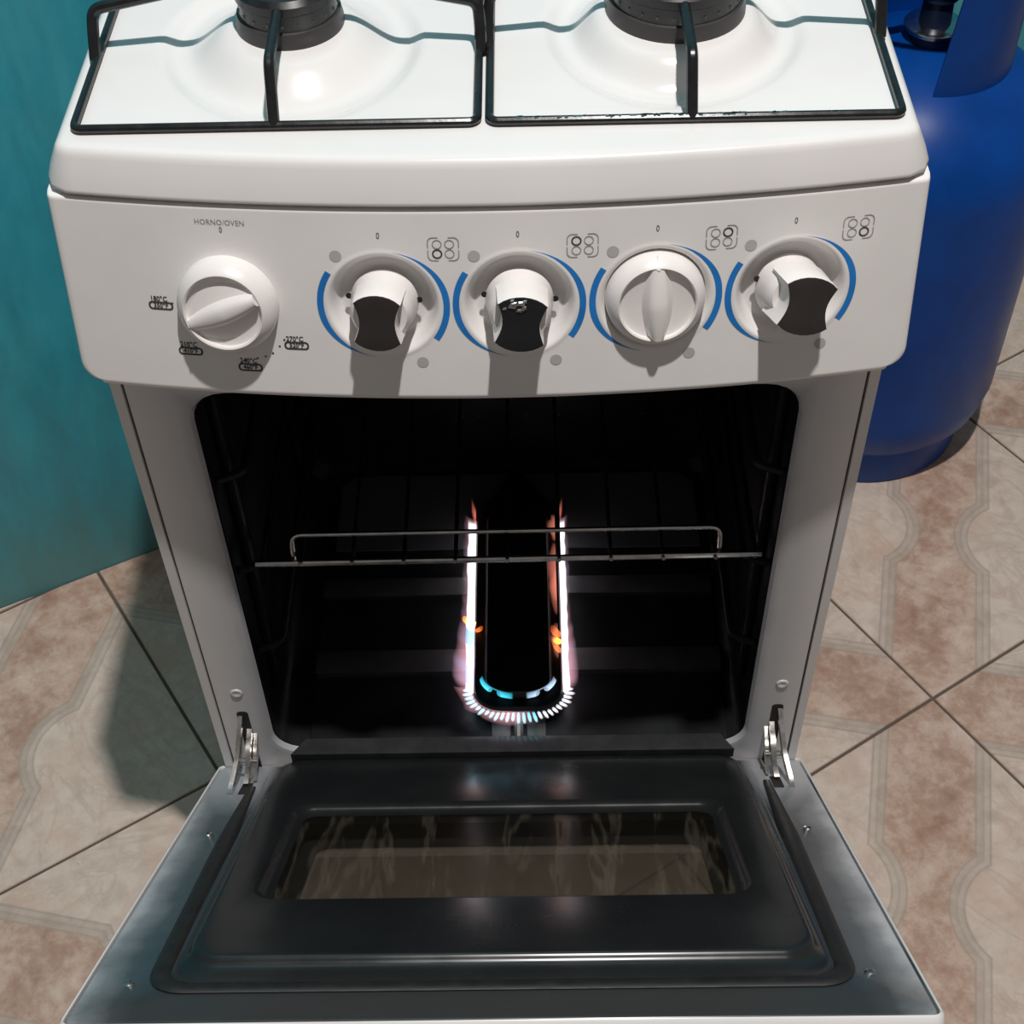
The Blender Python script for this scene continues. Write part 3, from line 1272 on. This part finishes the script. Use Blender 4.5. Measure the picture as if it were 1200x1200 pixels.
def dr(x0, x1, d0, d1, r, z, k=6):
    return [(p[0], p[1], z) for p in rrect(x0, x1, -d1, -d0, r, k)]


b = MB()
W2 = (-.158, .158, .114, .298)
b.loft([dr(-.2548, .2548, -.0005, DLEN+.0003, .006, -.0040),
        dr(-.2550, .2550, -.0010, DLEN+.0008, .006, -.0005),
        dr(-.2560, .2560, -.0020, DLEN+.0018, .007, 0.0),
        dr(-.2572, .2572, -.0030, DLEN+.0030, .008, -.0015),
        dr(-.2576, .2576, -.0032, DLEN+.0034, .008, -.0060),
        dr(-.2576, .2576, -.0032, DLEN+.0034, .008, -.0300),
        dr(-.2545, .2545, .0000, DLEN, .008, -.0345),
        dr(-.2500, .2500, .0040, DLEN-.004, .008, -.0355),
        dr(W2[0], W2[1], W2[2], W2[3], .014, -.0355),
        dr(W2[0], W2[1], W2[2], W2[3], .014, -.0325)])
door = b.build('oven_door', M['white'], stove, sharp=40)
door.location = -SP
door.rotation_euler = (-TILT, 0, 0)
door['label'] = 'white oven door hanging half open, dark enamel inside'

b = MB()
b.loft([dr(-.2538, .2538, .0005, DLEN-.0007, .005, -.0045),
        dr(-.2536, .2536, .0007, DLEN-.0009, .005, -.0014),
        dr(-.2522, .2522, .0021, DLEN-.0023, .005, -.0004),
        dr(-.2088, .2088, .0013, .4132, .027, -.0004),
        dr(-.2080, .2080, .0018, .4124, .027, .0004),
        dr(-.2075, .2075, .0022, .4119, .027, .0014),
        dr(-.2065, .2065, .0028, .4110, .026, .0020),
        dr(-.2050, .2050, .0034, .4095, .025, .0018),
        dr(-.2035, .2035, .0045, .4065, .025, .0012),
        dr(-.2010, .2010, .0085, .4000, .024, .0022),
        dr(-.1988, .1988, .0120, .3945, .023, .0040),
        dr(-.1978, .1978, .0135, .3924, .0225, .0056),
        dr(-.1970, .1970, .0146, .3914, .022, .0074),
        dr(-.1964, .1964, .0155, .3906, .022, .0090),
        dr(-.1955, .1955, .0165, .3894, .0215, .0100),
        dr(-.1945, .1945, .0180, .3878, .0215, .0104),
        dr(-.1925, .1925, .0200, .3840, .021, .0105),
        dr(-.1725, .1725, .1230, .3085, .020, .0104),
        dr(-.1700, .1700, .1255, .3060, .018, .0098),
        dr(-.1675, .1675, .1280, .3035, .016, .0070),
        dr(-.1655, .1655, .1300, .3015, .014, .0040),
        dr(-.1600, .1600, .1355, .2960, .012, .0036)])
b.build('inner_panel', M['door_panel'], door, sharp=60)
# U-shaped gasket round the raised panel
path = bend([(-.2165, -.058, .0008), (-.2145, -.20, .0008), (-.2105, -.4135, .0008), (.2105, -.4135, .0008), (.2145, -.20, .0008), (.2165, -.058, .0008)], .024, 8)
rad = [(.0018+.0052*smoothstep(.150, .204, abs(p.x)))*(.4+.6*smoothstep(.055, .075, -p.y)) for p in path]
b = MB()
b.tube(path, rad, 10, flat=.35, up=(0, 0, 1))
b.build('gasket', M['rubber'], door)
b = MB()
b.box(-.165, .165, -.301, -.130, .0008, .0034)
b.build('glass_pane', M['inner_glass'], door, sharp=0)['label'] = 'streaked inner window glass'
b = MB()
b.box(-.166, .166, -.304, -.108, -.0322, -.0290)
b.build('glass_pane', M['outer_glass'], door, sharp=0)['label'] = 'dusty outer window glass'
b = MB()
b.loft([dr(-.205, .205, .07, .36, .01, -.0284), dr(-.153, .153, .121, W2[3], .016, -.0284), dr(-.153, .153, .121, W2[3], .016, -.0288), dr(-.205, .205, .07, .36, .01, -.0290)], smooth=False)
b.build('window_mask', M['seam'], door, sharp=20)  # added black plate that hides the lit white skin, keeps the inside dark
# handle on the outer face
b = MB()
b.tube(bend([(-.18, -.425, -.034), (-.18, -.425, -.060), (.18, -.425, -.060), (.18, -.425, -.034)], .015), .0085, 12)
b.build('door_handle', M['white'], door)
# rivets and worn spots on the flange
for x, d in ((.2315, .163), (.2255, .400), (-.2285, .404), (-.232, .160)):
    b = MB()
    b.lathe([(.0036, 0), (.0032, .0008), (.0018, .0013), (.0004, .0014)], (x, -d, -.0004), 14)
    b.build('rivet', M['hinge_steel'], door)


# hinges: twin steel links from the slot in the frame to the door flange
def strap(pts, w, th, side):
    """flat bar along pts (in the y-z plane at x), w tall, th thick in x"""
    loops = []
    P = [Vector(p) for p in pts]
    for i, p in enumerate(P):
        t = (P[min(i+1, len(P)-1)]-P[max(i-1, 0)])
        t.x = 0
        t.normalize()
        q = Vector((0, -t.z, t.y))
        wi = w[i] if isinstance(w, list) else w
        loops.append([p+q*wi/2+Vector((th/2, 0, 0)), p+q*wi/2-Vector((th/2, 0, 0)), p-q*wi/2-Vector((th/2, 0, 0)), p-q*wi/2+Vector((th/2, 0, 0))])
    return loops


for sx, xf, xd in ((-1, -.2240, -.2325), (1, .2270, .2355)):
    inv = Matrix.Rotation(TILT, 4, 'X')                         # world -> door frame

    def dpt(p):
        return inv @ Vector(p)
    b = MB()
    a1 = bend([(xf+sx*.0015, .004, .078), (xf+sx*.003, -.010, .066), (xf+sx*.005, -.026, .050), (xd, -.050, .0440), (xd, -.058, .0455)], .02, 6)
    b.loft(strap([dpt(p) for p in a1], [.006+.003*sin(PI*i/(len(a1)-1)) for i in range(len(a1))], .0036, sx), cap0=True, cap1=True, smooth=False)
    h = b.build('hinge', M['hinge_steel'], door, sharp=30)
    h['label'] = 'bright zinc door hinge'
    b = MB()
    a2 = bend([(xf-sx*.0030, .003, .056), (xf-sx*.0035, -.012, .050), (xf-sx*.0030, -.026, .036), (xf-sx*.001, -.040, .033)], .02, 6)
    b.loft(strap([dpt(p) for p in a2], [.007+.012*sin(PI*i/(len(a2)-1)) for i in range(len(a2))], .0042, sx), cap0=True, cap1=True, smooth=False)
    a3 = bend([(xf-sx*.0070, .003, .050), (xf-sx*.0080, -.014, .042), (xf-sx*.0075, -.034, .030)], .02, 6)
    b.loft(strap([dpt(p) for p in a3], [.004+.008*sin(PI*i/(len(a3)-1)) for i in range(len(a3))], .0028, sx), cap0=True, cap1=True, smooth=False)
    b2 = MB()
    pa, pb = dpt((xf-sx*.010, -.022, .043)), dpt((xf+sx*.007, -.022, .043))
    b2.tube([pa, pb], .0024, 10)
    b.build('hinge_hook', M['hinge_steel'], door, sharp=30)
    b2.build('hinge_pin', M['hinge_steel'], door)
    b = MB()
    q = dpt((xf-sx*.002, -.050, 0))
    yd = q.y
    b.box(q.x-.0042, q.x+.0042, -.072, -.046, -.0006, .0003)
    b.build('hinge_slot', M['seam'], door)

# ------------------------------------------------------------------ pan supports (lift off the cooktop)
ZG = .6347
for nm, x0, x1, fx, sgn, lab in (('pan_support', -.2405, -.0016, -.1215, -1, 'black wire pan support over the left burners of the white cooktop'),
                                 ('pan_support', -.0005, .2420, .1185, 1, 'black wire pan support over the right burners, worn silvery along its front')):
    root = empty(nm, ((x0+x1)/2, .25, .632))
    tag(root, lab, 'pan support', 'pan supports on the cooktop')
    off = Vector(((x0+x1)/2, .25, .632))
    xm = fx

    def lc(pts):
        return [Vector(p)-off for p in pts]
    b = MB()
    y0, y1 = .0265, .470
    cor = []
    for p in rrect(x0+.003, x1-.003, y0, y1, .005, 5):
        cor.append((p[0], p[1], ZG+.0003))
    b.tube(lc(cor), .0026, 10, closed=True)
    b.build('wire_frame', M['grate'], root)
    ftop = .6655
    bys = [q[1] for q in BURN if abs(q[0]-fx) < .02]
    for by in bys:
        # fingers from left and right
        for s2, xe in ((-1, x0+.003), (1, x1-.003)):
            b = MB()
            tip = fx+s2*.018
            pts = bend([(xe+s2*.0012, by-.024, ZG-.0010), (xe+s2*.0012, by-.016, ZG+.012), (xe, by-.010, ftop-.0055), (tip, by, ftop+.010)], .006, 5)
            b.tube(lc(pts), .0037, 10)
            b.build('finger', M['grate'], root)
    for ya, yb in ((y0, bys[0]-.018), (y1, bys[1]+.018)):
        b = MB()
        d = 1 if ya < yb else -1
        pts = bend([(fx, ya, ZG-.0005), (fx-.0005, ya+d*.018, ftop), (fx-.001, yb, ftop+.001)], .006, 5)
        b.tube(lc(pts), .0035, 10)
        b.build('finger', M['grate'], root)
    b = MB()
    if sgn > 0:                                                # chipped enamel on the front wire
        for i in range(60):
            xx = .118+random.gauss(-.02, .045)
            xx = max(.02, min(.20, xx))
            w = random.uniform(.0006, .0024)
            b.tube(lc([(xx-w, y0+random.uniform(-.0008, .0006), ZG+.0018), (xx+w, y0+random.uniform(-.0008, .0006), ZG+.0018)]), .0013, 6)
        o = b.build('worn_patch', M['chrome'], root)
        o['kind'] = 'stuff'
        o['label'] = 'bare metal showing through chipped enamel'

# ------------------------------------------------------------------ oven rack
RZK = .2405
rack = empty('oven_rack', (.004, .18, RZK))
tag(rack, 'wire oven rack with a raised front bar inside the lit oven', 'oven rack')
ro = Vector((.004, .18, RZK))


def rk(pts):
    return [Vector(p)-ro for p in pts]


b = MB()
b.tube(rk([(-.1915, .030, RZK), (.1995, .030, RZK+.003)]), .0026, 10)
b.build('front_bar', M['chrome'], rack)
b = MB()
b.tube(rk(bend([(-.1625, .034, RZK), (-.1625, .040, RZK+.022), (.1675, .040, RZK+.024), (.1675, .034, RZK+.003)], .009)), .0019, 8)
b.build('raised_bar', M['chrome'], rack)
b = MB()
b.tube(rk([(-.1915, .325, RZK), (.1995, .325, RZK+.003)]), .0026, 8)
b.build('back_bar', M['rack_wire'], rack)
for xx in (-.187, .195):
    b = MB()
    b.tube(rk([(xx, .030, RZK), (xx, .325, RZK)]), .0024, 8)
    b.build('side_bar', M['rack_wire'], rack)
for k in range(9):
    xx = -.1565+.04*k
    b = MB()
    b.tube(rk(bend([(xx, .024, RZK+.006), (xx, .029, RZK+.003), (xx, .036, RZK+.0005), (xx, .325, RZK+.001)], .004)), .0016, 8)
    b.build('rack_wire', M['rack_wire'], rack)

# ------------------------------------------------------------------ gas cylinder
GC = Vector((.432, .640, FZ))
cyl = empty('gas_cylinder', GC)
tag(cyl, 'blue gas cylinder standing on the tiles behind the stove', 'gas cylinder')
b = MB()
R = .152
prof = [(.06, .028), (.100, .034), (.128, .048), (.144, .070), (R, .105), (R, .24), (R, .405)]
for a in range(10, 91, 10):
    a = math.radians(a)
    prof.append((R*cos(a)*.90+R*.10*cos(a)+.0, .405+.120*sin(a)))
prof[-1] = (.020, .525)
b.lathe(prof, n=72)
b.build('tank', M['cyl_blue'], cyl, sharp=50)
b = MB()
b.lathe([(.121, 0.0), (.124, 0.0), (.126, .003), (.126, .052), (.121, .054)], n=64, cap0=False, cap1=False)
b.build('foot_ring', M['cyl_blue'], cyl)


def guard(a0, a1, z0, z1, slant):
    """curved guard plate standing on the shoulder"""
    b_ = MB()
    n = 24
    loops_ = []
    for i in range(n+1):
        f = i/n
        a = math.radians(a0+(a1-a0)*f)
        e = slant*(smoothstep(.85, 1, f)+smoothstep(.15, 0, f)) if False else 0
        zs = [z0, z0+(z1-z0)*.5, z1]
        lp_ = []
        for rr2 in (.080, .083):
            for q, z in enumerate(zs if rr2 > .081 else zs[::-1]):
                k_ = (z-z0)/(z1-z0)
                aa = a+math.radians(slant)*k_*(1 if f < .5 else -1)*abs(1-2*f)
                lp_.append((rr2*cos(aa), rr2*sin(aa), z))
        loops_.append(lp_)
    b_.loft(loops_, True, True, True)
    return b_


guard(-98, 40, .503, .655, 10).build('valve_guard', M['cyl_blue'], cyl, sharp=40)
guard(82, 215, .503, .655, 10).build('valve_guard', M['cyl_blue'], cyl, sharp=40)
b = MB()
b.lathe([(.080, .653), (.084, .653), (.086, .658), (.084, .663), (.080, .663)], n=48, cap0=False, cap1=False)
b.build('guard_rim', M['cyl_blue'], cyl)
b = MB()
b.lathe([(.026, .519), (.028, .527), (.027, .533), (.016, .536), (.015, .564), (.019, .567), (.019, .579), (.010, .584)], n=28)
v = b.build('valve', M['cyl_dark'], cyl)
b = MB()
b.lathe([(.0275, .5325), (.0300, .534), (.0300, .5375), (.0270, .539)], n=32)
b.build('valve_ring', M['chrome'], v)
b = MB()
b.lathe([(.010, .579), (.024, .582), (.025, .604), (.020, .611), (.006, .613)], n=24)
b.build('regulator', M['hose'], v)
b = MB()
b.tube(bend([(-.012, 0, .574), (-.05, -.01, .575), (-.064, .03, .565), (-.080, .12, .47), (-.10, .16, .30)], .03, 6), .007, 10)
b.build('gas_hose', M['hose'], v)
